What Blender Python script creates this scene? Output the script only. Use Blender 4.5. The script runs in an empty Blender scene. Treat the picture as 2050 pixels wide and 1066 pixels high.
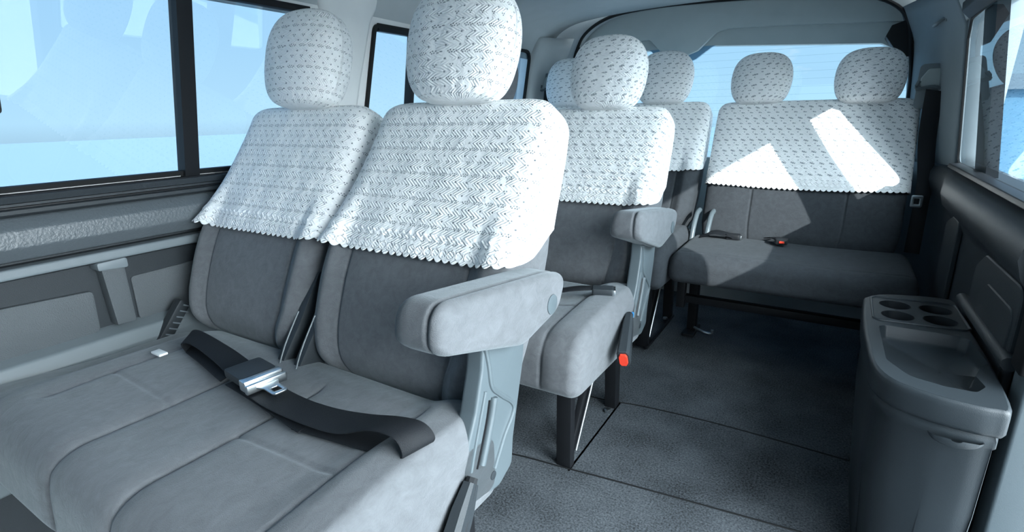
import bpy, bmesh, math, random
import numpy as np
from mathutils import Vector, Matrix
random.seed(7); np.random.seed(7)
S = bpy.context.scene
COL = S.collection
PI = math.pi

# ------------------------------------------------------------------ camera
CAM_R = Matrix(((0.855, -0.129, 0.503), (0.519, 0.246, -0.819), (-0.018, 0.961, 0.277)))
def cam_axes():
    def nrm(v): return np.array(v) / np.linalg.norm(v)
    f = 1050.0
    dy = nrm([1690 - 1025, 533 - 218, f]); dx = -nrm([-720 - 1025, 533 - 262, f])
    dx = nrm(dx - dy * dx.dot(dy))
    Y = dy * [1, 1, -1]; X = dx * [1, 1, -1]
    return np.stack([X, Y, np.cross(X, Y)])
cam_d = bpy.data.cameras.new('camera'); cam = bpy.data.objects.new('camera', cam_d); COL.objects.link(cam)
A_ = cam_axes()
cam.matrix_world = Matrix.Translation((0, 0, .95)) @ Matrix([list(r) for r in A_]).to_4x4()
cam_d.sensor_width = 36; cam_d.lens = 1050 / 2050 * 36; cam_d.clip_start = .02; cam_d.clip_end = 500
S.camera = cam

# ------------------------------------------------------------------ world, sun, exposure
S.view_settings.view_transform = 'Standard'; S.view_settings.look = 'None'
S.view_settings.gamma = 1; S.view_settings.use_curve_mapping = False
S.view_settings.exposure = 0.60
SUN_DIR = Vector((-math.sin(math.radians(134.5)) * math.cos(math.radians(25.5)), -math.cos(math.radians(134.5)) * math.cos(math.radians(25.5)), -math.sin(math.radians(25.5))))      # travel direction of the sunlight
w = bpy.data.worlds.new('sky'); S.world = w; w.use_nodes = True
nt = w.node_tree; nt.nodes.clear()
def nd(nt, t, **k):
    n = nt.nodes.new(t)
    for a, b in k.items(): setattr(n, a, b)
    return n
def mth(nt, op, a, b=None, c=None, clamp=False):
    n = nt.nodes.new('ShaderNodeMath'); n.operation = op; n.use_clamp = clamp
    for i, v in enumerate((a, b, c)):
        if v is None: continue
        if isinstance(v, (int, float)): n.inputs[i].default_value = v
        else: nt.links.new(v, n.inputs[i])
    return n.outputs[0]
def mixc(nt, fac, a, b):
    n = nt.nodes.new('ShaderNodeMix'); n.data_type = 'RGBA'
    for i, v in ((0, fac), (6, a), (7, b)):
        if isinstance(v, (int, float)): n.inputs[i].default_value = v
        elif isinstance(v, tuple): n.inputs[i].default_value = (*v, 1)
        else: nt.links.new(v, n.inputs[i])
    return n.outputs[2]
def ramp(nt, fac, stops):
    n = nt.nodes.new('ShaderNodeValToRGB'); el = n.color_ramp.elements
    while len(el) < len(stops): el.new(.5)
    for e, (p, c) in zip(el, stops): e.position = p; e.color = (*c, 1) if isinstance(c, tuple) else (c, c, c, 1)
    nt.links.new(fac, n.inputs[0]); return n.outputs[0]
g = nd(nt, 'ShaderNodeTexCoord'); sep = nd(nt, 'ShaderNodeSeparateXYZ'); nt.links.new(g.outputs['Generated'], sep.inputs[0])
el = mth(nt, 'MULTIPLY_ADD', sep.outputs[2], .5, .5)
sky = ramp(nt, el, [(.0, (.15, .19, .22)), (.47, (.26, .38, .48)), (.50, (.38, .59, .74)), (.56, (.32, .53, .72)), (.75, (.22, .43, .70)), (1, (.17, .36, .68))])
nz = nd(nt, 'ShaderNodeTexNoise'); nz.inputs['Scale'].default_value = 5.5; nz.inputs['Detail'].default_value = 5; nz.inputs['Roughness'].default_value = .55
mp = nd(nt, 'ShaderNodeMapping'); mp.inputs['Scale'].default_value = (1, 1, 3.2); mp.inputs['Location'].default_value = (.3, .2, .1)
nt.links.new(g.outputs['Generated'], mp.inputs[0]); nt.links.new(mp.outputs[0], nz.inputs[0])
cl = ramp(nt, nz.outputs[0], [(.60, 0.), (.74, 1.)])
ymask = ramp(nt, mth(nt, 'MULTIPLY', sep.outputs[1], 1.0), [(.80, 0.), (.92, 1.)])
xmask = ramp(nt, mth(nt, 'ADD', sep.outputs[0], .5), [(.5, 1.), (.58, 0.)])
sky = mixc(nt, mth(nt, 'MULTIPLY', mth(nt, 'MULTIPLY', cl, mth(nt, 'MULTIPLY', ymask, xmask)), .85), sky, (.66, .72, .76))
def lobe(dirv, power, colr, strength):
    v = Vector(dirv).normalized()
    d = nd(nt, 'ShaderNodeVectorMath', operation='DOT_PRODUCT'); nt.links.new(g.outputs['Generated'], d.inputs[0]); d.inputs[1].default_value = v
    k = mth(nt, 'POWER', mth(nt, 'MAXIMUM', d.outputs['Value'], 0.0), power)
    m = nd(nt, 'ShaderNodeVectorMath', operation='SCALE'); m.inputs[0].default_value = [c * strength for c in colr]; nt.links.new(k, m.inputs['Scale'])
    return m.outputs[0]
def addv(a, b):
    m = nd(nt, 'ShaderNodeVectorMath', operation='ADD'); nt.links.new(a, m.inputs[0]); nt.links.new(b, m.inputs[1]); return m.outputs[0]
# unseen bright lobe added to the sky as fill through the open door
sky = addv(sky, lobe((1, -.30, .38), 3.5, (.86, .96, 1.0), 15.5))
bg = nd(nt, 'ShaderNodeBackground'); nt.links.new(sky, bg.inputs[0]); bg.inputs[1].default_value = 1.0
wo = nd(nt, 'ShaderNodeOutputWorld'); nt.links.new(bg.outputs[0], wo.inputs[0])
sd = bpy.data.lights.new('sun', 'SUN'); sd.energy = 5.5; sd.angle = math.radians(.6); sd.color = (1, .97, .92)
so = bpy.data.objects.new('sun', sd); COL.objects.link(so); so.rotation_euler = (-SUN_DIR).to_track_quat('Z', 'Y').to_euler()

# ------------------------------------------------------------------ materials
def new_mat(name):
    m = bpy.data.materials.new(name); m.use_nodes = True; nt = m.node_tree
    b = nt.nodes['Principled BSDF']; return m, nt, b
def bump(nt, b, h, dist, strength=1.0, prev=None):
    n = nt.nodes.new('ShaderNodeBump'); n.inputs['Distance'].default_value = dist; n.inputs['Strength'].default_value = strength
    nt.links.new(h, n.inputs['Height'])
    if prev is not None: nt.links.new(prev, n.inputs['Normal'])
    nt.links.new(n.outputs[0], b.inputs['Normal']); return n.outputs[0]
def noise(nt, scale, detail=3, rough=.5, vec=None, dist=0):
    n = nt.nodes.new('ShaderNodeTexNoise'); n.inputs['Scale'].default_value = scale; n.inputs['Detail'].default_value = detail
    n.inputs['Roughness'].default_value = rough; n.inputs['Distortion'].default_value = dist
    if vec is None:
        tc = nt.nodes.new('ShaderNodeTexCoord'); vec = tc.outputs['Object']
    nt.links.new(vec, n.inputs['Vector']); return n.outputs[0]
def stretched(nt, sc):
    tc = nt.nodes.new('ShaderNodeTexCoord'); mp = nt.nodes.new('ShaderNodeMapping'); mp.inputs['Scale'].default_value = sc
    nt.links.new(tc.outputs['Object'], mp.inputs[0]); return mp.outputs[0]
def plain(name, c, rough=.5, metal=0, grain=0, gscale=900, spec=.5, mott=0):
    m, nt, b = new_mat(name)
    b.inputs['Roughness'].default_value = rough; b.inputs['Metallic'].default_value = metal
    b.inputs['Specular IOR Level'].default_value = spec
    n = noise(nt, 14, 4)
    k = mott or .06
    colr = mixc(nt, n, tuple(x * (1 - k) for x in c), tuple(x * (1 + k) for x in c))
    nt.links.new(colr, b.inputs['Base Color'])
    if grain: bump(nt, b, noise(nt, gscale, 2), grain)
    return m
def suede(name, c, lo=.82, hi=1.15, sheen=.35):
    m, nt, b = new_mat(name)
    n1 = noise(nt, 48, 6, .68, stretched(nt, (1, .6, 1)), .6); n2 = noise(nt, 5, 3, .5)
    f = mth(nt, 'ADD', mth(nt, 'MULTIPLY', n1, .7), mth(nt, 'MULTIPLY', n2, .3))
    cc = ramp(nt, f, [(.34, tuple(x * lo for x in c)), (.66, tuple(x * hi for x in c))])
    nt.links.new(cc, b.inputs['Base Color'])
    b.inputs['Roughness'].default_value = .95; b.inputs['Specular IOR Level'].default_value = .15
    b.inputs['Sheen Weight'].default_value = sheen; b.inputs['Sheen Roughness'].default_value = .4; b.inputs['Sheen Tint'].default_value = (.75, .85, .9, 1)
    p = bump(nt, b, noise(nt, 700, 2), .0006); bump(nt, b, f, .002, 1, p)
    return m
def carpet(name, c):
    m, nt, b = new_mat(name)
    n1 = noise(nt, 190, 4, .8); n2 = noise(nt, 6, 4)
    f = mth(nt, 'ADD', mth(nt, 'MULTIPLY', n1, .75), mth(nt, 'MULTIPLY', n2, .25))
    cc = ramp(nt, f, [(.36, tuple(x * .2 for x in c)), (.64, tuple(x * 2.3 for x in c))])
    nt.links.new(cc, b.inputs['Base Color']); b.inputs['Roughness'].default_value = 1; b.inputs['Specular IOR Level'].default_value = .1
    bump(nt, b, n1, .004); return m
def lace(name, kind):
    """white cotton with rows of punched eyelets and embossed leaves; UVs are in metres"""
    m, nt, b = new_mat(name)
    tc = nt.nodes.new('ShaderNodeTexCoord'); sp = nt.nodes.new('ShaderNodeSeparateXYZ'); nt.links.new(tc.outputs['UV'], sp.inputs[0])
    U, V = sp.outputs[0], sp.outputs[1]
    if kind == 'fine':
        W, H = .0275, .057
        cl = [(-.009, .0015), (-.0062, -.0018), (-.0045, .0035), (-.0018, -.001), (.0015, .003), (.0042, -.0012), (.0072, .0012)]
        items = [(x, y, .0014, 0) for x, y in cl]
        items += [(0, .0145, .0020, .5)] + [(x, .0285 + y, .0015, 0) for x, y in ((-.0028, .0015), (.0028, .0015), (0, -.0024))] + [(0, .0425, .0020, .5)]
        sx = 1.0
    else:
        W, H = .034, .050
        items = [(0, 0, .0036, 0), (.006, .002, .0030, 0), (-.006, -.002, .0026, 0), (0, .0125, .0022, .5), (0, .025, .0034, .5), (.006, .027, .003, .5), (0, .0375, .0022, 0)]
        sx = 1.0
    out = None; vw = mth(nt, 'MULTIPLY', mth(nt, 'FRACT', mth(nt, 'ADD', mth(nt, 'DIVIDE', V, H), .5)), H)
    vw = mth(nt, 'SUBTRACT', vw, H / 2)
    us = {}
    for sh in (0, .5):
        f = mth(nt, 'FRACT', mth(nt, 'ADD', mth(nt, 'DIVIDE', U, W), .5 + sh)); us[sh] = mth(nt, 'MULTIPLY', mth(nt, 'SUBTRACT', f, .5), W)
    for (x, y, r, sh) in items:
        yy = y if y < H / 2 else y - H
        dx = mth(nt, 'SUBTRACT', us[sh], x); dv = mth(nt, 'SUBTRACT', vw, yy)
        d2 = mth(nt, 'ADD', mth(nt, 'MULTIPLY', dx, dx), mth(nt, 'MULTIPLY', dv, dv))
        k = mth(nt, 'MULTIPLY_ADD', d2, -1 / (r * r), 1.6, clamp=True)
        out = k if out is None else mth(nt, 'MAXIMUM', out, k)
    inb = mth(nt, 'LESS_THAN', V, .046)
    ub = mth(nt, 'MULTIPLY', mth(nt, 'SUBTRACT', mth(nt, 'FRACT', mth(nt, 'ADD', mth(nt, 'DIVIDE', U, .0195), .5)), .5), .0195)
    def dotb(x, y, r):
        dx = mth(nt, 'SUBTRACT', ub, x); dv = mth(nt, 'SUBTRACT', V, y)
        return mth(nt, 'MULTIPLY_ADD', mth(nt, 'ADD', mth(nt, 'MULTIPLY', dx, dx), mth(nt, 'MULTIPLY', dv, dv)), -1 / (r * r), 1.6, clamp=True)
    db = mth(nt, 'MAXIMUM', mth(nt, 'MAXIMUM', dotb(.0, .0165, .0013), dotb(-.003, .0265, .0013)), mth(nt, 'MAXIMUM', dotb(.003, .0265, .0013), dotb(0, .0245, .0012)))
    hole = mth(nt, 'ADD', mth(nt, 'MULTIPLY', inb, db), mth(nt, 'MULTIPLY', mth(nt, 'SUBTRACT', 1.0, inb), out))
    white = (.93, .935, .93)
    dark = (.24, .27, .29) if kind == 'fine' else (.36, .39, .41)
    cc = mixc(nt, hole, white, dark)
    nt.links.new(cc, b.inputs['Base Color']); b.inputs['Roughness'].default_value = .85; b.inputs['Specular IOR Level'].default_value = .2
    b.inputs['Sheen Weight'].default_value = .2
    # embossed leaves: opposed diagonals in alternate rows
    z = mth(nt, 'SINE', mth(nt, 'MULTIPLY', V, 2 * PI / (H / 2)))
    zz = mth(nt, 'MULTIPLY', mth(nt, 'ABSOLUTE', mth(nt, 'SUBTRACT', mth(nt, 'FRACT', mth(nt, 'DIVIDE', V, H / 2)), .5)), H / 2)
    st = mth(nt, 'SINE', mth(nt, 'MULTIPLY', mth(nt, 'ADD', U, mth(nt, 'MULTIPLY', zz, 1.4)), 2 * PI / (W / 3)))
    p = bump(nt, b, mth(nt, 'MULTIPLY', mth(nt, 'ADD', mth(nt, 'MULTIPLY', st, .5), .5), ramp(nt, noise(nt, 60, 2), [(.38, 0.), (.6, 1.)])), .003, .55)
    dx = ub; dv = mth(nt, 'SUBTRACT', V, .006); dd = mth(nt, 'SQRT', mth(nt, 'ADD', mth(nt, 'MULTIPLY', dx, dx), mth(nt, 'MULTIPLY', dv, dv)))
    rg = mth(nt, 'MULTIPLY_ADD', mth(nt, 'ABSOLUTE', mth(nt, 'SUBTRACT', dd, .0085)), -500.0, 1.0, clamp=True)
    p = bump(nt, b, mth(nt, 'MULTIPLY', rg, inb), .0016, .9, p)
    p = bump(nt, b, noise(nt, 16, 3, .55), .014, .6, p)
    bump(nt, b, hole, .001, -1.0 if False else .6, p)
    return m
def glass(name, tint=(.86, .93, .97), lines=False):
    m = bpy.data.materials.new(name); m.use_nodes = True; nt = m.node_tree; nt.nodes.clear()
    tr = nd(nt, 'ShaderNodeBsdfTransparent'); gl = nd(nt, 'ShaderNodeBsdfGlossy'); gl.inputs['Roughness'].default_value = .004; gl.inputs[0].default_value = (.75, .86, .92, 1)
    tr.inputs[0].default_value = (*tint, 1)
    if lines:
        tc = nd(nt, 'ShaderNodeTexCoord'); sp = nd(nt, 'ShaderNodeSeparateXYZ'); nt.links.new(tc.outputs['Object'], sp.inputs[0])
        fr = mth(nt, 'FRACT', mth(nt, 'DIVIDE', sp.outputs[2], .034)); ln = mth(nt, 'LESS_THAN', fr, .05)
        nt.links.new(mixc(nt, ln, tint, (.62, .74, .80)), tr.inputs[0])
    ge = nd(nt, 'ShaderNodeNewGeometry'); d = nd(nt, 'ShaderNodeVectorMath', operation='DOT_PRODUCT')
    nt.links.new(ge.outputs['Normal'], d.inputs[0]); nt.links.new(ge.outputs['Incoming'], d.inputs[1])
    c = mth(nt, 'ABSOLUTE', d.outputs['Value']); f = mth(nt, 'POWER', mth(nt, 'SUBTRACT', 1.0, c), 5.0)
    f = mth(nt, 'MULTIPLY_ADD', f, .85, .075, clamp=True)
    mx = nd(nt, 'ShaderNodeMixShader'); nt.links.new(f, mx.inputs[0]); nt.links.new(tr.outputs[0], mx.inputs[1]); nt.links.new(gl.outputs[0], mx.inputs[2])
    o = nd(nt, 'ShaderNodeOutputMaterial'); nt.links.new(mx.outputs[0], o.inputs[0]); return m

M = dict(
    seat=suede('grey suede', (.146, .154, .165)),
    seat_shaded=suede('shaded grey suede', (.050, .056, .063), sheen=.06),  # same suede darkened, shade of the rear seats put into the colour
    carpet=carpet('charcoal carpet', (.068, .077, .086)),
    lace=lace('eyelet cotton', 'fine'), lace2=lace('crescent cotton', 'bold'),
    cotton=plain('white cotton hem', (.92, .93, .93), .85, spec=.2, grain=.0008, gscale=300),
    black=plain('black painted steel', (.010, .011, .013), .40, spec=.25),
    blackp=plain('black plastic', (.014, .016, .019), .5, spec=.3, grain=.0004),
    rubber=plain('black rubber', (.008, .009, .010), .6, spec=.25),
    trim=plain('dark grey moulded trim', (.030, .037, .043), .45, spec=.35, grain=.0005, gscale=700),
    trimlite=plain('mid grey moulded trim', (.16, .19, .21), .45, grain=.0004),
    vinyl=plain('leather grain vinyl', (.095, .112, .125), .36, grain=.0016, gscale=160),
    textured=plain('pebbled grey plastic', (.085, .098, .108), .55, grain=.0015, gscale=420),
    bracket=plain('blue grey hard plastic', (.10, .126, .14), .35, grain=.0002),
    ledge=plain('smooth grey ledge plastic', (.17, .20, .22), .38),
    head=plain('headlining cloth', (.44, .475, .485), .95, grain=.0006, spec=.1),
    pillar=plain('pale pillar trim', (.78, .79, .78), .7, spec=.2),
    dpil=plain('grey pillar trim', (.20, .235, .255), .75, spec=.25),
    gate=plain('tailgate trim board', (.42, .47, .47), .85, spec=.2),
    belt=plain('black seat belt webbing', (.011, .013, .016), .6, spec=.25, grain=.0008, gscale=900),
    beltdk=plain('grey belt webbing', (.045, .055, .065), .6),
    steel=plain('brushed steel', (.62, .66, .68), .28, metal=1),
    console=plain('console plastic', (.028, .036, .042), .36, spec=.42, grain=.0003),
    cupdark=plain('cup well plastic', (.018, .022, .026), .4),
    red=plain('red button', (.85, .06, .03), .4),
    blue=plain('blue cap', (.03, .20, .45), .5),
    white=plain('white tag', (.75, .78, .78), .8),
    paving=plain('pale bounce ground', (.62, .64, .64), .95, spec=.1),  # pale ground colour made up to bounce light into the cabin
    asphalt=plain('outdoor paving', (.12, .180, .235), .95, spec=.1),
    cladding=plain('blue grey cladding', (.10, .24, .36), .8, mott=.12),
    roofband=plain('grey roof edge', (.12, .17, .21), .8),
    band=plain('blue shade band', (.14, .30, .44), .4),
)
M['glass'] = glass('window glass'); M['glass_rear'] = glass('heated rear glass', (.82, .92, .97), True)

# ------------------------------------------------------------------ mesh helpers
def link(name, me, mat, parent=None, loc=(0, 0, 0)):
    o = bpy.data.objects.new(name, me); COL.objects.link(o)
    if mat is not None and not me.materials: me.materials.append(M[mat] if isinstance(mat, str) else mat)
    o.location = loc
    if parent is not None: o.parent = parent
    return o
def mesh(name, V, F, mat, parent=None, smooth=True, uv=None, sharp=None):
    me = bpy.data.meshes.new(name); me.from_pydata([tuple(map(float, v)) for v in V], [], F); me.update()
    bm = bmesh.new(); bm.from_mesh(me); bmesh.ops.recalc_face_normals(bm, faces=bm.faces)
    bm.to_mesh(me); bm.free()
    if uv is not None:
        l = me.uv_layers.new(name='UVMap')
        for p in me.polygons:
            for li in p.loop_indices: l.data[li].uv = uv[me.loops[li].vertex_index]
    if smooth:
        for p in me.polygons: p.use_smooth = True
        if sharp: me.set_sharp_from_angle(angle=math.radians(sharp))
    return link(name, me, mat, parent)
def grid_faces(nu, nv, wrap):
    F = []
    for i in range(nu - 1):
        for j in range(nv if wrap else nv - 1):
            k = (j + 1) % nv
            F.append((i * nv + j, i * nv + k, (i + 1) * nv + k, (i + 1) * nv + j))
    return F
def loft(name, rings, mat, parent=None, caps=True, wrap=True, uv=None, smooth=True, sharp=None):
    n = len(rings[0]); V = [p for r in rings for p in r]; F = grid_faces(len(rings), n, wrap)
    if caps and wrap: F.append(tuple(range(n))[::-1]); F.append(tuple(range((len(rings) - 1) * n, len(rings) * n)))
    return mesh(name, V, F, mat, parent, smooth, uv, sharp)
def fillet(pts, r, seg=8):
    """2-D closed polygon with rounded corners; r scalar or per-point"""
    n = len(pts); out = []
    for i in range(n):
        p = np.array(pts[i], float); a = np.array(pts[i - 1], float) - p; b = np.array(pts[(i + 1) % n], float) - p
        la, lb = np.linalg.norm(a), np.linalg.norm(b); a /= la; b /= lb
        rr = r[i] if isinstance(r, (list, tuple)) else r
        ang = math.acos(max(-1, min(1, a.dot(b))))
        if rr <= 0 or ang > 3.1: out.append(tuple(p)); continue
        t = min(rr / math.tan(ang / 2), la * .49, lb * .49)
        p0, p1 = p + a * t, p + b * t
        for k in range(seg + 1):
            s = k / seg; out.append(tuple((1 - s) ** 2 * p0 + 2 * s * (1 - s) * p + s * s * p1))
    return out
def resample(pts, n):
    P = np.array(list(pts) + [pts[0]], float); d = np.r_[0, np.cumsum(np.linalg.norm(np.diff(P, axis=0), axis=1))]
    t = np.linspace(0, d[-1], n, endpoint=False)
    return np.stack([np.interp(t, d, P[:, k]) for k in range(P.shape[1])], 1)
def plate(name, poly, axis, a0, a1, mat, parent=None, bev=.003, holes=(), seg=2):
    """extrude a 2-D polygon (with holes) along an axis; bevelled"""
    bm = bmesh.new()
    def P(u, v, a): return {'x': (a, u, v), 'y': (u, a, v), 'z': (u, v, a)}[axis]
    loops = []; edges = []
    for lp in [poly] + list(holes):
        vs = [bm.verts.new(P(u, v, a0)) for u, v in lp]
        edges += [bm.edges.new((vs[i], vs[(i + 1) % len(vs)])) for i in range(len(vs))]
    r = bmesh.ops.triangle_fill(bm, use_beauty=True, use_dissolve=False, edges=edges)
    bmesh.ops.dissolve_limit(bm, angle_limit=.01, verts=bm.verts, edges=[e for e in bm.edges if len(e.link_faces) == 2])
    fs = list(bm.faces); ex = bmesh.ops.extrude_face_region(bm, geom=fs)
    d = Vector(P(0, 0, a1 - a0)) ; bmesh.ops.translate(bm, vec=d, verts=[v for v in ex['geom'] if isinstance(v, bmesh.types.BMVert)])
    bmesh.ops.recalc_face_normals(bm, faces=bm.faces)
    if bev:
        es = [e for e in bm.edges if len(e.link_faces) == 2 and e.calc_face_angle(0) > .6]
        bmesh.ops.bevel(bm, geom=es, offset=bev, segments=seg, profile=.6, affect='EDGES', clamp_overlap=True)
    me = bpy.data.meshes.new(name); bm.to_mesh(me); bm.free()
    for p in me.polygons: p.use_smooth = True
    me.set_sharp_from_angle(angle=math.radians(35))
    return link(name, me, mat, parent)
def box(name, lo, hi, mat, parent=None, bev=.004, rot=None):
    poly = [(lo[1], lo[2]), (hi[1], lo[2]), (hi[1], hi[2]), (lo[1], hi[2])]
    return plate(name, poly, 'x', lo[0], hi[0], mat, parent, bev)
def frame_along(P, up=(0, 0, 1)):
    P = [Vector(p) for p in P]; out = []; up = Vector(up)
    for i, p in enumerate(P):
        t = (P[min(i + 1, len(P) - 1)] - P[max(i - 1, 0)]).normalized()
        s = t.cross(up)
        if s.length < 1e-3: s = t.cross(Vector((1, 0, 0)))
        s.normalize(); out.append((p, t, s, s.cross(t)))
    return out
def tube(name, P, r, mat, parent=None, n=10, up=(0, 0, 1), sq=None):
    rings = []
    for i, (p, t, s, u) in enumerate(frame_along(P, up)):
        rr = r[i] if isinstance(r, (list, tuple)) else r
        if sq: rings.append([p + s * a * sq[0] / 2 + u * b * sq[1] / 2 for a, b in ((-1, -1), (1, -1), (1, 1), (-1, 1))])
        else: rings.append([p + (s * math.cos(k * 2 * PI / n) + u * math.sin(k * 2 * PI / n)) * rr for k in range(n)])
    return loft(name, rings, mat, parent, smooth=True, sharp=40)
def smooth_path(P, n=6):
    P = [Vector(p) for p in P]; out = []
    for i in range(len(P) - 1):
        p0, p1, p2, p3 = P[max(i - 1, 0)], P[i], P[i + 1], P[min(i + 2, len(P) - 1)]
        for k in range(n):
            t = k / n
            out.append(.5 * ((2 * p1) + (p2 - p0) * t + (2 * p0 - 5 * p1 + 4 * p2 - p3) * t * t + (-p0 + 3 * p1 - 3 * p2 + p3) * t ** 3))
    out.append(P[-1]); return out
def ribbon(name, L, R, mat, parent=None, th=.0016, n=8):
    """webbing: two edge paths, given thickness"""
    L = smooth_path(L, n); R = smooth_path(R, n); rings = []
    for i in range(len(L)):
        a, b = L[i], R[i]; j = min(i + 1, len(L) - 1); k = max(i - 1, 0)
        t = ((L[j] + R[j]) - (L[k] + R[k])); nn = t.cross(b - a)
        nn = nn.normalized() * th if nn.length > 1e-9 else Vector((0, 0, th))
        rings.append([a + nn * .3, a * .97 + b * .03 + nn, a * .03 + b * .97 + nn, b + nn * .3, b - nn * .3, a * .03 + b * .97 - nn, a * .97 + b * .03 - nn, a - nn * .3])
    return loft(name, rings, mat, parent, smooth=True, sharp=50)
def disc(name, c, r, axis, th, mat, parent=None, n=28, bev=.0015):
    poly = [(c[{'x': 1, 'y': 0, 'z': 0}[axis]] + r * math.cos(k * 2 * PI / n), c[{'x': 2, 'y': 2, 'z': 1}[axis]] + r * math.sin(k * 2 * PI / n)) for k in range(n)]
    a = c['xyz'.index(axis)]
    return plate(name, poly, axis, a, a + th, mat, parent, bev)
def empty(name, loc=(0, 0, 0), label=None, cat=None, group=None):
    o = bpy.data.objects.new(name, None); COL.objects.link(o); o.location = loc; o.empty_display_size = .05
    tag(o, label, cat, group); return o
def tag(o, label=None, cat=None, group=None, kind=None):
    if label: o['label'] = label
    if cat: o['category'] = cat
    if group: o['group'] = group
    if kind: o['kind'] = kind
    return o
def children(o): return [c for c in bpy.data.objects if c.parent == o]
def copy_tree(o, loc=None, parent=None):
    c = o.copy(); COL.objects.link(c)
    if parent is not None: c.parent = parent
    if loc is not None: c.location = loc
    for ch in children(o): copy_tree(ch, None, c)
    return c
def sm(x, a, b):
    t = np.clip((np.asarray(x, float) - a) / (b - a), 0, 1); return t * t * (3 - 2 * t)

# ------------------------------------------------------------------ backrest / headrest / cushion surfaces
RK = .45; UZ = 1 / math.sqrt(1 + RK * RK); UY = RK * UZ      # backs recline about 24 degrees
def unit_section(N, a, b, n=4.0):
    t = np.linspace(0, 2 * PI, 1600, endpoint=False) - PI / 2
    c, s = np.cos(t), np.sin(t)
    P = np.stack([a * np.sign(c) * np.abs(c) ** (2 / n), b * np.sign(s) * np.abs(s) ** (2 / n)], 1)
    return resample([tuple(p) for p in P], N) / [a, b]
class Back:
    def __init__(s, width=.46, L=.642, t=.160, wprof=None, panel=.64, N=440, bol=.026, drift=.022, curve=.016):
        s.drift = drift; s.curve = curve
        s.w, s.L, s.t = width, L, t; s.N = N; s.panel = panel; s.bol = bol
        s.sec = unit_section(N, width / 2, t / 2, 5.5)
        s.wp = wprof or [(0, .83), (.10, .97), (.2, 1.), (.34, 1.), (.5, .93), (.65, .87)]
    def a(s, q): return s.w / 2 * np.interp(q, [p[0] for p in s.wp], [p[1] for p in s.wp])
    def ring(s, q, off=0.0, seam=True, q_arr=None):
        """points (x, s-coordinate, n) of the ring at height q; q may be an array per point"""
        sec = s.sec; q = np.full(s.N, q) if np.isscalar(q) else q
        a = s.a(q); rt, rb = .052, .045
        e = np.clip((q - (s.L - rt)) / rt, 0, 1); e2 = np.clip((rb - q) / rb, 0, 1)
        inset = rt * (1 - np.sqrt(1 - e ** 2)) + rb * .6 * (1 - np.sqrt(1 - e2 ** 2))
        th = s.t / 2 * np.interp(q, [0, .1, .3, s.L], [.80, .98, 1.04, .70])
        tf = np.sqrt(np.clip(1 - e ** 2.6, 0.0009, 1)) * np.sqrt(np.clip(1 - e2 ** 2.6, .04, 1))
        x = sec[:, 0] * (a - inset + off); ny = sec[:, 1]
        fr = np.clip((ny - .3) / .7, 0, 1)
        n = -s.t / 2 + (s.t / 2 - th) * .8 + (ny * (th * tf + off))
        xr = np.abs(sec[:, 0])
        bul = .016 * np.exp(-((q - .2) / .16) ** 2) - .018 * sm(.07 - q, 0, .07) + .012 * sm(q, .45, .62) * 0
        x = x + s.drift * sm(q, .3, .6); n = n - s.curve * sm(q, .36, .64)
        bol = s.bol * sm(xr, s.panel, s.panel + .2) * (1 - .9 * sm(q, .24, .44))
        n = n + fr * (bul + bol) * tf
        if seam: n = n - fr * .0045 * np.exp(-((xr - s.panel) * s.w / 2 / .0042) ** 2)
        return x, q, n
    def pts(s, q, off=0.0, seam=True, extra=None):
        x, q, n = s.ring(q, off, seam)
        if extra is not None: x, q, n = extra(x, q, n)
        return np.stack([x, q * UY - n * UZ, q * UZ + n * UY], 1)
    def build(s, name, mat, parent, ns=110):
        # top rounding needs dense stations
        q = np.r_[np.linspace(0, s.L - .056, ns), s.L - .052 * (1 - np.sin(np.linspace(0, PI / 2, 18)))]
        q = np.unique(q)
        return loft(name, [s.pts(v) for v in q], mat, parent)
    def cover(s, name, mat, hem=.285, sideup=.115, ns=84, scal=.0195, off=.006, band=.043, sag=.0, sidev=1.0, wr=.0015):
        sec = s.sec; ny = sec[:, 1]; xr = sec[:, 0]
        front = ny > .86
        arc = np.r_[0, np.cumsum(np.linalg.norm(np.diff(sec * [s.w / 2, s.t / 2], axis=0), axis=1))]
        arc -= arc[np.argmax(ny)]
        frw = sm(ny, .55, .98)
        rear = sm(-ny, -.95, .9)
        hq = hem + sideup * rear - sag * (1 - xr ** 2) * frw
        hq = hq - frw * .0105 * np.abs(np.sin(PI * arc / scal)) ** .6
        rings = []; UVs = []
        top = s.L - .0005
        v = np.r_[np.sin(np.linspace(0, 1, 22) * PI / 2) * 0, ]
        vv = np.unique(np.r_[1 - np.cos(np.linspace(0, PI / 2, 26) * 1.0), np.linspace(.12, 1, ns)])
        e_t = .068
        for k in vv:
            q = top - (top - hq) * k
            if True:
                x, qq, n = s.ring(q, off, False)
                d = q - hq                                  # distance above the hem
                fl = np.exp(-d / .05)
                corner = np.exp(-((np.abs(xr) - .97) / .16) ** 2) * sm(ny, -.2, .6)
                n = n + frw * (fl * .006 + .0022 * np.exp(-((d - band) / .0035) ** 2)) + corner * fl * .016 * sidev
                x = x + np.sign(xr) * corner * fl * .010 * sidev
                n = n + frw * wr * np.sin(arc * 55 + 9 * q) * np.exp(-d / .22)
                n = n + frw * (d < band) * .0012 * np.abs(np.sin(PI * arc / scal))
            rings.append(np.stack([x, qq * UY - n * UZ, qq * UZ + n * UY], 1))
            UVs += list(zip(arc, q - hem))
        nr = len(rings); N = s.N
        V = np.concatenate(rings); F = grid_faces(nr, N, True); F.append(tuple(range(N)))
        o = mesh(name, V, F, mat, None, True, [tuple(map(float, u)) for u in UVs])
        o.data.materials.append(M['cotton'])
        # thickness so the hem reads as cloth
        md = o.modifiers.new('thickness', 'SOLIDIFY'); md.thickness = .0018; md.offset = -1
        return o

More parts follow.
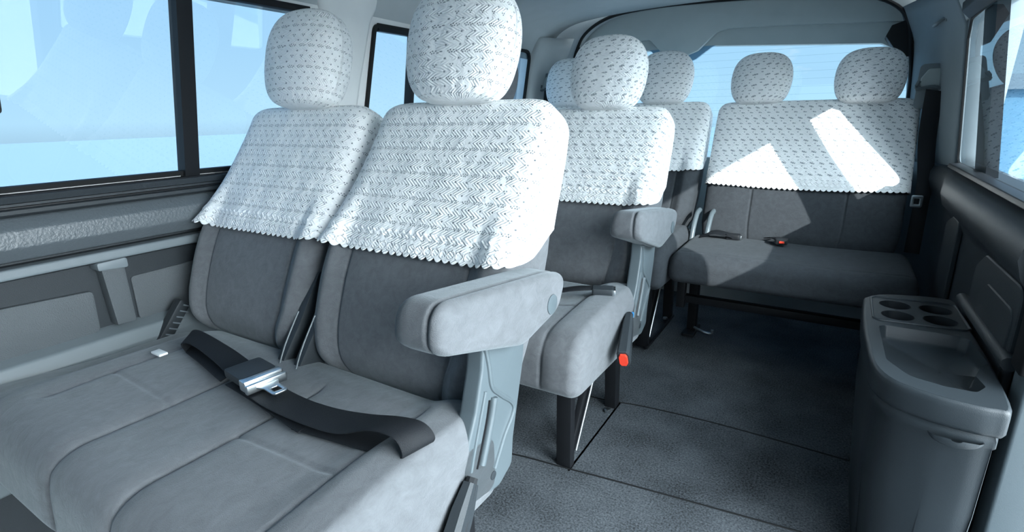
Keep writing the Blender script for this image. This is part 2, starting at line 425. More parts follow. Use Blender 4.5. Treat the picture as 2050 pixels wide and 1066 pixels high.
def headrest_pts(w=.268, h=.225, d=.135, nu=72, nv=120, off=0, gather=True):
    rings = []; UVs = []
    for i in range(nu):
        ph = -PI / 2 + PI * i / (nu - 1)
        cz, cr = math.sin(ph), math.cos(ph)
        z = np.sign(cz) * abs(cz) ** (.85 if cz > 0 else .8); r = abs(cr) ** (.62 if cz > 0 else .40)
        zz = h / 2 * z
        # egg shape: widest a little above the middle, narrower chin
        wid = w / 2 * r * (1 - .06 * max(0, -z) ** 1.5 - .02 * max(0, z))
        dep = d / 2 * r
        ring = []
        for j in range(nv):
            t = 2 * PI * j / nv; c, s = math.cos(t), math.sin(t)
            n = 2.35
            x = wid * math.copysign(abs(c) ** (2 / n), c); y = dep * math.copysign(abs(s) ** (2 / n), s)
            g = 1.0
            if gather:
                low = max(0, -z - .35) / .65
                g = 1 + low * (.012 * math.sin(t * 31) + .010 * math.sin(t * 17 + 1))
                g += .006 * math.sin(3 * t + 4 * z) * (1 - abs(z))
            x *= g; y *= g
            ring.append((x + np.sign(x) * off * (r > .05), y + np.sign(y) * off * (r > .05), zz + off * z))
            UVs.append((t * .118, zz * 1.15))
        rings.append(np.array(ring))
    return rings, UVs
def tilt(P, o, ang=.26):
    c, s = math.cos(ang), math.sin(ang)
    return [np.stack([r[:, 0] + o[0], r[:, 1] * c + r[:, 2] * s + o[1], -r[:, 1] * s + r[:, 2] * c + o[2]], 1) for r in P]

def cushion(name, mat, parent, x0, x1, y0=.205, y1=.69, zt=.432, zb=.285, seams_long=(), seams_lat=(), bolR=0, bolL=0, frontdip=0, N=300, NX=250, rb=.034):
    prof = fillet([(y0, zb), (y0 + .012, zt + .004), (y1 - .06, zt + .004), (y1, zt - .012), (y1, zb - .02)], [.028, .085, .10, .03, .03], 14)
    pr = resample(prof, N); C = pr.mean(0)
    half = np.array([(y1 - y0) / 2, (zt - zb) / 2])
    xs0 = np.r_[x0 + rb * (1 - np.cos(np.linspace(0, PI / 2, 12))), np.linspace(x0 + rb, x1 - rb, NX)[1:-1], x1 - rb * (1 - np.cos(np.linspace(PI / 2, 0, 12)))]
    rings = []
    for x in xs0:
        e = max(0, (x0 + rb - x) / rb, (x - (x1 - rb)) / rb); e = min(e, 1)
        ins = rb * .8 * (1 - math.sqrt(1 - e * e))
        sc = 1 - ins / half; P = C + (pr - C) * np.clip(sc, .35, 1)
        y, z = P[:, 0], P[:, 1]
        top = sm(z, zt - .05, zt - .01)
        fr = sm(-(y - y0), -.06, -.0) * sm(z, zb, zb + .03)
        dz = np.zeros(N); w = np.maximum(top, fr)
        for (sx, ya, yb, dp) in seams_long:
            on = sm(y, ya - .02, ya + .02) * (1 - sm(y, yb - .02, yb + .02))
            dz -= on * dp * np.exp(-((x - sx) / .0045) ** 2)
            dz -= on * dp * .9 * np.exp(-((x - sx) / .022) ** 2)
        for (sy, xa, xb, dp) in seams_lat:
            on = sm(x, xa - .01, xa + .01) * (1 - sm(x, xb - .01, xb + .01))
            dz -= on * dp * np.exp(-((y - sy) / .0045) ** 2)
        # raised bolsters at the ends, growing towards the back
        dz += bolR * sm(x, x1 - .16, x1 - .07) * (.35 + .65 * sm(y, y0, y0 + .3)) * (1 - .5 * sm(x, x1 - .03, x1))
        dz += bolL * sm(-x, -x0 - .16, -x0 - .07) * (.35 + .65 * sm(y, y0, y0 + .3))
        dz += .007 * np.sin((x - x0) * 9) * np.sin((y - y0) * 7)
        z = z + top * dz; y = y - fr * (1 - top) * dz * 1.0
        rings.append(np.stack([np.full(N, x), y, z], 1))
    return loft(name, rings, mat, parent)

# ------------------------------------------------------------------ seat (module origin: vehicle floor under the right outboard edge x = -0.5 shifted to 0, junction y = 0)
JY, JZ = 0.67, 0.43          # first row: where back meets cushion
def hinge_cover(parent):
    """outboard recliner cover with armrest, local coordinates: y relative to junction, x absolute - later offset"""
    y0 = -JY
    poly = fillet([(.655 + y0, .61), (.795 + y0, .59), (.782 + y0, .50), (.742 + y0, .36), (.735 + y0, .305), (.69 + y0, .285), (.583 + y0, .305), (.578 + y0, .385), (.622 + y0, .47), (.645 + y0, .54)], [.01, .01, .05, .05, .02, .02, .008, .01, .05, .05], 6)
    h = plate('recliner_cover', poly, 'x', -.492, -.458, 'bracket', parent, .009, seg=4)
    P = [(.655, .585), (.664, .545), (.672, .50), (.70, .47), (.742, .455 - .03), (.705, .38), (.672, .335)]
    tube('cover_ridge', smooth_path([(-.459, y + y0, z) for y, z in P], 6), .0055, 'bracket', h, 8, up=(1, 0, 0))
    P = [(.652, .50), (.636, .46), (.612, .40), (.602, .372)]
    tube('cover_ridge', smooth_path([(-.459, y + y0, z) for y, z in P], 6), .0045, 'bracket', h, 8, up=(1, 0, 0))
    P = [(.676, .478), (.664, .44), (.640, .385), (.632, .368)]
    tube('lever', smooth_path([(-.457, y + y0, z) for y, z in P], 6), .0075, 'bracket', h, 10, up=(1, 0, 0))
    tube('lever_slot', smooth_path([(-.4575, y + y0 - .013, z) for y, z in P], 6), .0022, 'black', h, 6, up=(1, 0, 0))
    disc('screw', (-.459, .668 + y0, .322), .0085, 'x', .0025, 'trim', h)
    return h
def armrest(parent, mat='seat', L0=.485, L1=.885):
    y0 = -JY
    prof = fillet([(L0, .640), (L0 + .012, .712), (L1 - .07, .672), (L1, .655), (L1 - .03, .585), (L1 - .16, .562)], [.036, .036, .05, .035, .045, .06], 10)
    pr = resample(prof, 150); C = pr.mean(0); xa, xb, rb = -.505, -.415, .03
    t = np.linspace(0, PI / 2, 10); xs = np.r_[xa + rb * (1 - np.sin(t[::-1])), np.linspace(xa + rb, xb - rb * .6, 20)[1:], xb - rb * .6 * (1 - np.sin(t))[1:]]
    rings = []
    for x in xs:
        e = max(0, (xa + rb - x) / rb, (x - (xb - rb * .6)) / (rb * .6)); e = min(1, e)
        ins = rb * .55 * (1 - math.sqrt(max(0, 1 - e * e)))
        ins += .004 * math.exp(-((x - (xb - rb * .75)) / .003) ** 2)
        P = C + (pr - C) * (1 - ins / np.array([.2, .05]))
        rings.append(np.stack([np.full(len(P), x), P[:, 0] + y0, P[:, 1]], 1))
    a = loft('armrest', rings, mat, parent)
    bt = disc('armrest_button', (-.4165, .815 + y0, .612), .019, 'x', .0035, 'bracket', a)
    return a
def leg_set(parent, xs=(-.534,), yf=.305, yr=.66):
    y0 = -JY
    for x in xs:
        f = plate('leg_frame', [(yf + y0, 0.004), (yf + y0 + .028, .004), (yf + y0 + .028, .31), (yf + y0, .31)], 'x', x - .032, x + .012, 'black', parent, .004)
        plate('rear_leg', [(yr + y0, .004), (yr + y0 + .04, .004), (yr + y0 + .03, .33), (yr + y0 - .02, .33)], 'x', x - .028, x + .010, 'black', parent, .004)
        plate('leg_brace', [(yf + y0 + .05, .012), (yf + y0 + .09, .012), (yr + y0 - .06, .31), (yr + y0 - .12, .31)], 'x', x - .030, x - .012, 'black', parent, .003)
        plate('floor_rail', [(yf + y0 - .012, .002), (yr + y0 + .05, .002), (yr + y0 + .05, .012), (yf + y0 - .012, .012)], 'x', x + .006, x + .016, 'black', parent, .002)
        tube('steel_stay', [(x - .004, yf + y0 + .075, .02), (x - .002, yr + y0 - .10, .30)], .0035, 'steel', parent, 8)
        for yy in (yf + .045, yr - .03):
            disc('rail_bolt', (x - .006, yy + y0, .012), .011, 'z', .012, 'steel', parent, 6)
        plate('seat_pan', [(yf + y0 - .03, .285), (yr + y0 + .04, .30), (yr + y0 + .04, .325), (yf + y0 - .03, .32)], 'x', -1.46 if x > -.8 else x, x, 'black', parent, .003) if x > -.8 else None
def inner_bracket(parent, x, mat='trim'):
    y0 = -JY
    poly = fillet([(.60 + y0, .37), (.66 + y0, .36), (.72 + y0, .44), (.80 + y0, .60), (.76 + y0, .61), (.685 + y0, .50), (.64 + y0, .44)], .01, 4)
    b = plate('inner_recliner', poly, 'x', x, x + .022, mat, parent, .003)
    tube('edge_highlight', smooth_path([(x + .023, .615 + y0, .41), (x + .023, .645 + y0, .47), (x + .023, .69 + y0, .535)], 5), .0018, 'bracket', b, 6)  # paler rod standing in for the highlight along the bracket edge

bk = Back(.495)  # double seat back
CX = (-.728, -1.236)
HDX = {True: .026, False: .042}
def double_seat(label):
    root = empty('double_seat', (0, JY, 0), label, 'van seat', 'double seats in three rows')
    cs = cushion('seat_cushion', 'seat', root, -1.470, -.458, .205 - JY, .70 - JY,
        seams_long=[(-.565, .19 - JY, .62 - JY, .004), (-.82, .10 - JY, .60 - JY, .006), (-1.03, .10 - JY, .60 - JY, .006), (-1.262, .30 - JY, .62 - JY, .005)],
        seams_lat=[(.42 - JY, -.82, -.565, .004), (.42 - JY, -1.262, -1.03, .004)], bolR=.024, bolL=-.030)
    box('white_tag', (-1.262, .497 - JY, .4475), (-1.225, .515 - JY, .4525), 'white', cs, .001)
    for cx in CX:
        b = bk.build('backrest', 'seat', root); b.location = (cx, 0, JZ - .012)
    for cx in CX: headrest(root, cx + HDX[cx > -1])
    hinge_cover(root); armrest(root)
    for x in (-1.01, -.955): inner_bracket(root, x)
    leg_set(root)
    lv = plate('wall_side_recliner', fillet([(.60 - JY, .385), (.625 - JY, .365), (.70 - JY, .46), (.68 - JY, .485)], .008, 4), 'x', -1.505, -1.475, 'trim', root, .004)
    for k in range(7):
        t = k / 6; tube('lever_rib', [(-1.474, .612 + .07 * t - JY, .388 + .078 * t), (-1.474, .632 + .07 * t - JY, .378 + .078 * t)], .0022, 'trimlite', lv, 6)
    return root
HDX = {True: .026, False: .042}; HZ = 1.092; HY = .961          # headrest centre height / y for the first row
def headrest(root, cx, w=.262, dz=0, h=.238):
    P, uv = headrest_pts(w - .012, h - .012, .125, 32, 48, 0, False)
    hr = loft('headrest', tilt(P, (0, 0, 0)), 'seat', root); hr.location = (cx, HY - JY, HZ + dz)
    for sx in (-.055, .055):
        p = tube('headrest_post', [(sx, -.018, -.16), (sx, .0, -.09)], .006, 'steel', hr, 10)
    return hr

def headrest_cover(cx, y, z, label, mat, w=.262, h=.238, group='lace headrest covers', me=None):
    if me is None:
        P, uv = headrest_pts(w, h, .137, 72, 150, .002, True)
        o = loft('headrest_cover', tilt(P, (0, 0, 0)), mat, None, uv=[(a, b + .5) for a, b in uv])
    else:
        o = link('headrest_cover', me, None)
    o.location = (cx, y, z); tag(o, label, 'seat cover', group); return o

rowA = double_seat('front double seat, grey suede, lace covered, with armrest nearest the camera')
PITCH = .835
rowB = copy_tree(rowA, (0, JY + PITCH, -.012)); rowB['label'] = 'middle double seat, grey suede, on black leg frame behind the front seat'
rowC = copy_tree(rowA, (-.045, JY + 2 * PITCH + .005, .012)); rowC['label'] = 'rear double seat of grey suede, colour darkened for shade, left of the rear bench'
for c in children(rowC):
    if c.name.startswith(('armrest', 'recliner_cover')):
        for g_ in children(c): bpy.data.objects.remove(g_)
        bpy.data.objects.remove(c)
COVW = bk
def back_cover(cx, y, z, label, mat, me=None, **k):
    if me is None: o = bk.cover('backrest_cover', mat, **k)
    else:
        o = link('backrest_cover', me, None); md = o.modifiers.new('thickness', 'SOLIDIFY'); md.thickness = .0018; md.offset = -1
    o.location = (cx, y, z); tag(o, label, 'seat cover', 'lace backrest covers'); return o
def split_band(o, hemq):
    pass
c1 = back_cover(CX[0], JY, JZ - .012, 'large white eyelet cover on nearest front backrest, bright right side', 'lace', hem=.285)
c2 = back_cover(CX[1], JY, JZ - .012, 'white eyelet cover on front backrest beside the side window', 'lace', me=c1.data)
cb = bk.cover('backrest_cover', 'lace2', hem=.285, wr=.0008)
bm_ = cb.data; bpy.data.objects.remove(cb)
c3 = back_cover(CX[0], JY + PITCH, JZ - .024, 'white lace cover on middle backrest beside the aisle', 'lace2', me=bm_)
c4 = back_cover(CX[1], JY + PITCH, JZ - .024, 'white lace cover on middle backrest, mostly behind the nearest front cover', 'lace2', me=bm_)
yC = JY + 2 * PITCH + .005
c5 = back_cover(CX[0] - .045, yC, JZ + .002, 'white lace cover on rear double seat, backrest next to rear bench', 'lace2', me=bm_)
c6 = back_cover(CX[1] - .045, yC, JZ + .002, 'white lace cover on rear double seat, far corner by the wall', 'lace2', me=bm_)
h1 = headrest_cover(CX[0] + .026, HY, HZ, 'large white eyelet cover on the nearest headrest, cut by the top edge', 'lace')
h2 = headrest_cover(CX[1] + .042, HY, HZ, 'white eyelet headrest cover against the side window', 'lace', me=h1.data)
hb = headrest_cover(CX[0] + .026, HY + PITCH, HZ - .012, 'white lace headrest cover on the middle seat beside the aisle', 'lace2')
headrest_cover(CX[1] + .008, HY + PITCH, HZ - .012, 'white lace headrest cover on middle seat, behind the nearest headrest', 'lace2', me=hb.data)
headrest_cover(CX[0] + .026 - .045, HY + yC - JY, HZ + .012, 'shaded lace headrest cover on rear double seat, left of the bench', 'lace2', me=hb.data)
headrest_cover(CX[1] + .042 - .045, HY + yC - JY, HZ + .012, 'shaded lace headrest cover in the far rear corner beside belt anchor', 'lace2', me=hb.data)

# ------------------------------------------------------------------ rear bench (right of the aisle end)
bench = empty('rear_bench', (0, yC, 0), 'wide grey rear bench seat, colour darkened for shade, under the back window with two headrests', 'van seat')
cushion('seat_cushion', 'seat_shaded', bench, -.50, .275, 1.935 - yC, 2.36 - yC + .02, .432, .325, seams_long=[(-.14, .2, .6, .0), ], seams_lat=[(2.0 - yC, -.47, .25, .004)], N=200, NX=150, rb=.04)
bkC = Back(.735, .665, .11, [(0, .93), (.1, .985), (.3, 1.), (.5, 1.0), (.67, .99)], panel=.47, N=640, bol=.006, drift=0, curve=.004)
b_ = bkC.build('backrest', 'seat_shaded', bench, 80); b_.location = (-.118, 0, JZ - .035)
o = bkC.cover('backrest_cover', 'lace2', hem=.272, sideup=.02, sidev=.3, sag=.01, wr=.0006)
o.location = (-.118, yC, JZ - .035); tag(o, 'wide white lace cover over the whole rear bench backrest', 'seat cover')
for cx, lb in ((-.325, 'lace headrest cover in the middle of the back window'), (.072, 'lace headrest cover on rear bench nearest the right wall')):
    P, uv = headrest_pts(.228, .185, .115, 32, 48, 0, False)
    hr = loft('headrest', tilt(P, (0, 0, 0)), 'seat', bench); hr.location = (cx, HY - JY + .0, HZ - .015)
    for sx in (-.05, .05): tube('headrest_post', [(sx, -.012, -.13), (sx, 0, -.07)], .006, 'black', hr, 10)
P, uv = headrest_pts(.24, .212, .127, 60, 120, .002, True)
hc = loft('headrest_cover', tilt(P, (0, 0, 0)), 'lace2', None, uv=[(a, b + .5) for a, b in uv]); hc.location = (-.325, HY + yC - JY, HZ - .012)
tag(hc, 'lace headrest cover on rear bench in the middle of the back window', 'seat cover', 'lace headrest covers')
hd = link('headrest_cover', hc.data, None, None, (.072, HY + yC - JY, HZ - .02)); tag(hd, 'lace headrest cover on rear bench nearest the right wall', 'seat cover', 'lace headrest covers')
for x in (-.455, .20):
    plate('leg', [(2.26 - yC, .005), (2.30 - yC, .005), (2.30 - yC, .34), (2.25 - yC, .34)], 'x', x - .022, x + .016, 'black', bench, .004)
    lf = plate('leg_foot', [(2.20 - yC, .003), (2.34 - yC, .003), (2.34 - yC, .016), (2.20 - yC, .016)], 'x', x - .028, x + .022, 'black', bench, .003)
    tube('latch_hook', smooth_path([(x + .01, 2.26 - yC, .03), (x + .05, 2.25 - yC, .02), (x + .085, 2.25 - yC, .018), (x + .09, 2.25 - yC, .035)], 5), .006, 'steel', lf, 8)
    plate('leg', [(2.02 - yC, .2), (2.05 - yC, .2), (2.05 - yC, .34), (2.02 - yC, .34)], 'x', x - .02, x + .012, 'black', bench, .004)
box('under_frame', (-.46, 2.03 - yC, .22), (.22, 2.06 - yC, .25), 'black', bench)
for x in (-.49, -.43):
    tube('recliner_bar', smooth_path([(x, 2.27 - yC, .40), (x, 2.30 - yC, .47), (x, 2.35 - yC, .52), (x, 2.40 - yC, .53)], 5), .011, 'bracket', bench, 10)
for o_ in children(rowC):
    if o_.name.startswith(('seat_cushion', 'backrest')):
        o_.data = o_.data.copy(); o_.data.materials[0] = M['seat_shaded']
# ------------------------------------------------------------------ room shell
C0 = -.595
# floor
fl = plate('floor', [(-1.62, -2.2), (.42, -2.2), (.42, 3.1), (-1.62, 3.1)], 'z', -.03, 0, 'carpet', None, 0); tag(fl, kind='structure')
def seam_line(P, nm='trim_1'):
    o = tube(nm, smooth_path(P, 6), .0025, 'rubber', None, 6); tag(o, kind='structure'); return o
seam_line([(-1.0, 1.50, .0005), (-.6, 1.53, .0005), (-.44, 1.556, .0005), (-.2, 1.57, .0005), (.14, 1.56, .0005)])
seam_line([(-1.0, 1.02, .0005), (-.735, 1.108, .0005), (-.523, 1.138, .0005), (-.3, 1.165, .0005), (.14, 1.21, .0005)], 'trim_2')
# lower left wall: profile extruded along the van
prof = [(-1.56, .80), (-1.50, .800), (-1.505, .785), (-1.515, .782), (-1.515, .775), (-1.50, .77), (-1.50, .762), (-1.505, .758), (-1.53, .752), (-1.515, .745), (-1.50, .725), (-1.497, .69), (-1.505, .662), (-1.545, .652), (-1.545, .648), (-1.51, .643), (-1.508, .638), (-1.508, .622), (-1.515, .618), (-1.545, .612), (-1.548, .54), (-1.55, .46), (-1.552, .436), (-1.545, .434), (-1.52, .430), (-1.503, .415), (-1.499, .39), (-1.497, .30), (-1.497, 0), (-1.60, 0), (-1.60, .80)]
pp = prof
def strip(name, prof, y0, y1, mat, parent=None, kind=None, ny=2, smooth=True):
    ys = np.linspace(y0, y1, ny); rings = [[(x, y, z) for x, z in prof] for y in ys]
    o = loft(name, rings, mat, parent, smooth=smooth, sharp=28)
    return o
wl = strip('wall_left', pp, -2.2, 3.0, 'trim'); tag(wl, kind='structure')
strip('padded_top_panel', fillet([(-1.54, .76), (-1.515, .752), (-1.493, .728), (-1.49, .69), (-1.505, .660), (-1.54, .654)], .012, 5), -2.2, 1.6, 'vinyl', wl)
strip('panel_rib', fillet([(-1.55, .647), (-1.505, .645), (-1.501, .622), (-1.55, .616)], .006, 4), -2.2, 1.6, 'trimlite', wl)
strip('smooth_ledge', fillet([(-1.56, .446), (-1.548, .444), (-1.500, .432), (-1.486, .40), (-1.480, .15), (-1.56, .15)], .012, 5), -2.2, 1.6, 'ledge', wl)
# pebbled pocket panels either side of the handle
plate('pocket_panel', fillet([(-.6, .44), (.508, .44), (.512, .548), (.35, .556), (-.6, .575)], .012, 4), 'x', -1.56, -1.535, 'textured', wl, .004)
plate('pocket_panel', fillet([(.60, .44), (1.3, .44), (1.3, .575), (.60, .56)], .012, 4), 'x', -1.56, -1.542, 'textured', wl, .004)
hb = plate('ash_box', fillet([(.538, .45), (.582, .45), (.582, .606), (.530, .606)], .006, 4), 'x', -1.56, -1.512, 'textured', wl, .005)
plate('box_lid', fillet([(.520, .600), (.586, .596), (.586, .622), (.520, .620)], .006, 4), 'x', -1.545, -1.500, 'ledge', hb, .004)
# upper left wall: flat sheet with window openings, leaning in at the top
def lean_left(y, z, d=0): return (-1.54 + (z - .80) * .17 + d, y, z)
def lean_right(y, z, d=0): return (.360 - max(0, z - .75) * .125 - d, y, z)
def holed(name, outer, holes, mapf, mat, th, parent=None):
    bm = bmesh.new(); edges = []
    for lp in [outer] + holes:
        vs = [bm.verts.new(mapf(y, z)) for y, z in lp]
        edges += [bm.edges.new((vs[i], vs[(i + 1) % len(vs)])) for i in range(len(vs))]
    bmesh.ops.triangle_fill(bm, use_beauty=True, edges=edges)
    s = 1 if mapf(0, 1)[0] > -0.5 else -1
    ex = bmesh.ops.extrude_face_region(bm, geom=list(bm.faces))
    bmesh.ops.translate(bm, vec=(s * th, 0, 0), verts=[v for v in ex['geom'] if isinstance(v, bmesh.types.BMVert)])
    bmesh.ops.recalc_face_normals(bm, faces=bm.faces)
    me = bpy.data.meshes.new(name); bm.to_mesh(me); bm.free()
    return link(name, me, mat, parent)
def winframe(name, hole, mapf, mat, width, depth, parent=None):
    """moulding running round an opening"""
    P = np.array(hole); c = P.mean(0); n = len(P); V = []
    inner = []
    for i in range(n):
        t = P[(i + 1) % n] - P[i - 1]; t /= np.linalg.norm(t); nn = np.array([t[1], -t[0]])
        if nn.dot(c - P[i]) < 0: nn = -nn
        inner.append(P[i] + nn * width)
    rings = [[mapf(*P[i], 0.0) for i in range(n)], [mapf(*P[i], depth) for i in range(n)], [mapf(*(inner[i] * .85 + P[i] * .15), depth) for i in range(n)], [mapf(*inner[i], depth * .4) for i in range(n)], [mapf(*inner[i], .0) for i in range(n)]]
    V = [p for r in rings for p in r]; return mesh(name, V, grid_faces(len(rings), n, True), mat, parent, True, None, 40)
W1 = fillet([(-1.6, .806), (1.235, .806), (1.225, 1.275), (-1.6, 1.275)], [.02, .03, .06, .02], 6)
W3 = fillet([(1.425, .84), (2.60, .84), (2.60, 1.275), (1.47, 1.270)], [.03, .04, .06, .03], 6)
wu = holed('wall_left', [(-2.2, .795), (2.68, .795), (2.68, 1.36), (-2.2, 1.36)], [W1, W3], lean_left, 'pillar', .05); tag(wu, kind='structure')
wu.name = 'wall_left_upper'
def window(n, hole, mapf, gl='glass', fw=.014, fd=.012, par=None):
    f = winframe('window_%d' % n, hole, mapf, 'rubber', fw, fd); tag(f, kind='structure')
    V = [mapf(y, z, .001) for y, z in hole]; mesh('glass_pane', V, [tuple(range(len(V)))], gl, f, False); return f
w1 = window(1, W1, lean_left); w3 = window(2, W3, lean_left)
# black division bars between sliding panes
def bar(parent, yb, yt, wd, z0=.80, z1=1.28, m='black', th=.02, nm='division_bar'):
    V = []
    for z, yy in ((z0, yb), (z1, yt)):
        x = lean_left(0, z)[0]
        V += [(x - .01, yy, z), (x + th, yy + .004, z), (x + th, yy + wd - .004, z), (x - .01, yy + wd, z)]
    return mesh(nm, V, [(0, 1, 2, 3), (4, 5, 6, 7), (0, 1, 5, 4), (1, 2, 6, 5), (2, 3, 7, 6), (3, 0, 4, 7)], m, parent, False)
bar(w1, .770, .790, .047)
bar(w3, 1.662, 1.662, .028)
strip('window_rail', fillet([(-1.55, .803), (-1.512, .803), (-1.51, .790), (-1.53, .786), (-1.53, .778), (-1.508, .776), (-1.51, .766), (-1.55, .762)], .002, 2), -1.7, 1.27, 'black', w1)
strip('top_channel', fillet([(-1.475, 1.262), (-1.452, 1.262), (-1.450, 1.283), (-1.475, 1.283)], .003, 2), -1.7, 1.20, 'black', w1)
strip('top_channel', fillet([(-1.475, 1.245), (-1.452, 1.245), (-1.450, 1.272), (-1.475, 1.272)], .003, 2), 1.49, 1.66, 'black', w3)
la = plate('window_latch', fillet([(.38, .970), (.420, .970), (.424, 1.012), (.405, 1.028), (.38, 1.03)], .01, 4), 'x', -1.515, -1.485, 'blackp', w1, .005)
# pale pillar trim over the wall between the windows
V = []; pil = []
for z in np.linspace(.80, 1.40, 10):
    x = lean_left(0, z)[0]; wv = 1.0 + 0 * z
    yl = np.interp(z, [.8, 1.15, 1.26, 1.33, 1.4], [1.262, 1.256, 1.245, 1.215, 1.16]); yr = np.interp(z, [.8, 1.03, 1.27, 1.4], [1.385, 1.402, 1.452, 1.52])
    pil.append([(x - .01, yl, z), (x + .012, yl + .006, z), (x + .022, yl + .03, z), (x + .024, (yl + yr) / 2, z), (x + .020, yr - .02, z), (x + .008, yr, z), (x - .01, yr, z)])
o = loft('trim_3', pil, 'pillar', None); tag(o, kind='structure')
# ceiling: cross-section of half arch swept along the van, drooping a little at the back
def roof_prof(k=0.0):
    L = [(-1.475, 1.255), (-1.452, 1.30), (-1.425, 1.345), (-1.37, 1.40), (-1.28, 1.437), (-1.15, 1.455), (-.95, 1.468), (-.6, 1.474), (-.25, 1.462), (-.02, 1.446), (.10, 1.425), (.19, 1.385), (.245, 1.325), (.275, 1.27), (.297, 1.225)]
    return [(x, z - k * .03) for x, z in L]
rings = []
for y in np.linspace(-2.2, 2.78, 40):
    P = smooth_path([(x, y, z) for x, z in roof_prof(max(0, (y - 1.2) / 1.6) ** 2)], 4)
    rings.append([tuple(p) for p in P])
n = len(rings[0]); V = [p for r in rings for p in r] + [(p[0] * 1.03 + .018, p[1], p[2] + .04) for r in rings for p in r]
m0 = len(rings) * n; F = grid_faces(len(rings), n, False); F2 = [tuple(i + m0 for i in f) for f in F]
for i in range(len(rings) - 1):
    for j in (0, n - 1):
        a, b = i * n + j, (i + 1) * n + j; F2.append((a, b, b + m0, a + m0))
for j in range(n - 1):
    for i in (0, (len(rings) - 1)): F2.append((i * n + j, i * n + j + 1, i * n + j + 1 + m0, i * n + j + m0))
ce = mesh('ceiling', V, F + F2, 'head'); tag(ce, kind='structure')
# right wall: lower moulded panel, upper sheet with window, pillar at the back corner
def plan_right(y): return np.interp(y, [-3, 2.345, 2.44, 2.56, 2.70, 2.83, 3.0], [.360, .360, .350, .322, .275, .235, .20])
profR = [(.0, .752), (-.006, .748), (-.040, .742), (-.062, .722), (-.068, .69), (-.058, .655), (-.034, .63), (-.022, .60), (-.02, .45), (-.022, .30), (-.022, 0)]
ys = [1.205, 1.5, 1.8, 2.1, 2.345, 2.39, 2.42, 2.5, 2.56, 2.63, 2.70, 2.77, 2.83, 2.9]
rings = [[(plan_right(y) + dx * (1 if y < 2.3 else .5), y, z) for dx, z in profR] for y in ys]
n = len(profR); V = [p for r in rings for p in r] + [(.45, r[0][1], p[2]) for r in rings for p in r]
F = grid_faces(len(rings), n, False); m0 = len(rings) * n; F2 = [tuple(i + m0 for i in f) for f in F]
for i in range(len(rings) - 1): F2.append((i * n, (i + 1) * n, (i + 1) * n + m0, i * n + m0))
for j in range(n - 1): F2.append((j, j + 1, j + 1 + m0, j + m0)); F2.append(((len(rings) - 1) * n + j, (len(rings) - 1) * n + j + 1, (len(rings) - 1) * n + j + 1 + m0, (len(rings) - 1) * n + j + m0))
wr = mesh('wall_right', V, F + F2, 'trim', None, True, None, 40); tag(wr, kind='structure')
plate('embossed_panel', fillet([(1.93, .33), (2.10, .33), (2.12, .60), (2.03, .632), (1.93, .63)], .03, 6), 'x', .324, .338, 'trim', wr, .005, seg=3)
p2 = plate('embossed_panel', fillet([(1.25, .36), (1.62, .36), (1.63, .58), (1.56, .622), (1.25, .628)], .04, 6), 'x', .322, .338, 'trim', wr, .006, seg=3)
plate('pocket_recess', fillet([(1.27, .39), (1.52, .39), (1.53, .54), (1.48, .575), (1.27, .58)], .03, 6), 'x', .319, .332, 'trim', p2, .005, seg=3)
tube('side_rail', [(.322, 1.22, .492), (.322, 1.68, .478)], .014, 'trim', wr, 12)
W5 = fillet([(1.24, .762), (2.345, .762), (2.285, 1.160), (2.24, 1.215), (1.24, 1.245)], [.03, .04, .02, .04, .03], 6)
wru = holed('wall_right_upper', [(1.205, .745), (2.42, .745), (2.42, 1.30), (1.205, 1.30)], [W5], lean_right, 'dpil', .004); tag(wru, kind='structure')
w5 = window(3, W5, lean_right, fw=.008, fd=.006)
strip('window_rail', fillet([(.36, .770), (.325, .768), (.322, .756), (.34, .748), (.36, .748)], .003, 3), 1.22, 2.29, 'black', w5)
V = []
for z, yy in ((.755, 1.97), (1.225, 1.97)):
    x = lean_right(0, z)[0]; V += [(x + .035, yy, z), (x + .008, yy + .004, z), (x + .008, yy + .155, z), (x + .035, yy + .160, z)]
mesh('division_bar', V, [(0, 1, 2, 3), (4, 5, 6, 7), (0, 1, 5, 4), (1, 2, 6, 5), (2, 3, 7, 6), (3, 0, 4, 7)], 'black', w5, False)
strip('top_channel', fillet([(.272, 1.262), (.305, 1.262), (.305, 1.215), (.296, 1.212), (.274, 1.235)], .003, 3), 1.22, 2.26, 'black', w5)
# rear right corner pillar trim, curved in plan
rings = []
for z in np.linspace(.745, 1.34, 14):
    r_ = []
    for y in np.linspace(2.375 - max(0, z - .75) * .14, 2.83, 16):
        x = plan_right(y) - max(0, z - .75) * .125 * np.interp(y, [2.36, 2.83], [1, .55]); 
        if z > 1.2: x -= (z - 1.2) * .35
        r_.append((x - .004, y, z))
    rings.append(r_ + [(.44, 2.83, z), (.44, 2.375 - max(0, z - .75) * .14, z)])
o = loft('trim_4', rings, 'dpil'); tag(o, kind='structure')
# rear left corner pillar
rings = []
for z in np.linspace(.6, 1.34, 14):
    r_ = []
    for y in np.linspace(2.615, 2.86, 12):
        x = np.interp(y, [2.615, 2.68, 2.76, 2.86], [-1.52, -1.495, -1.44, -1.35]) + max(0, z - .8) * .12
        if z > 1.2: x += (z - 1.2) * .3
        r_.append((x, y, z))
    rings.append(r_ + [(-1.60, 2.86, z), (-1.60, 2.615, z)])
o = loft('trim_5', rings, 'head'); tag(o, kind='structure')
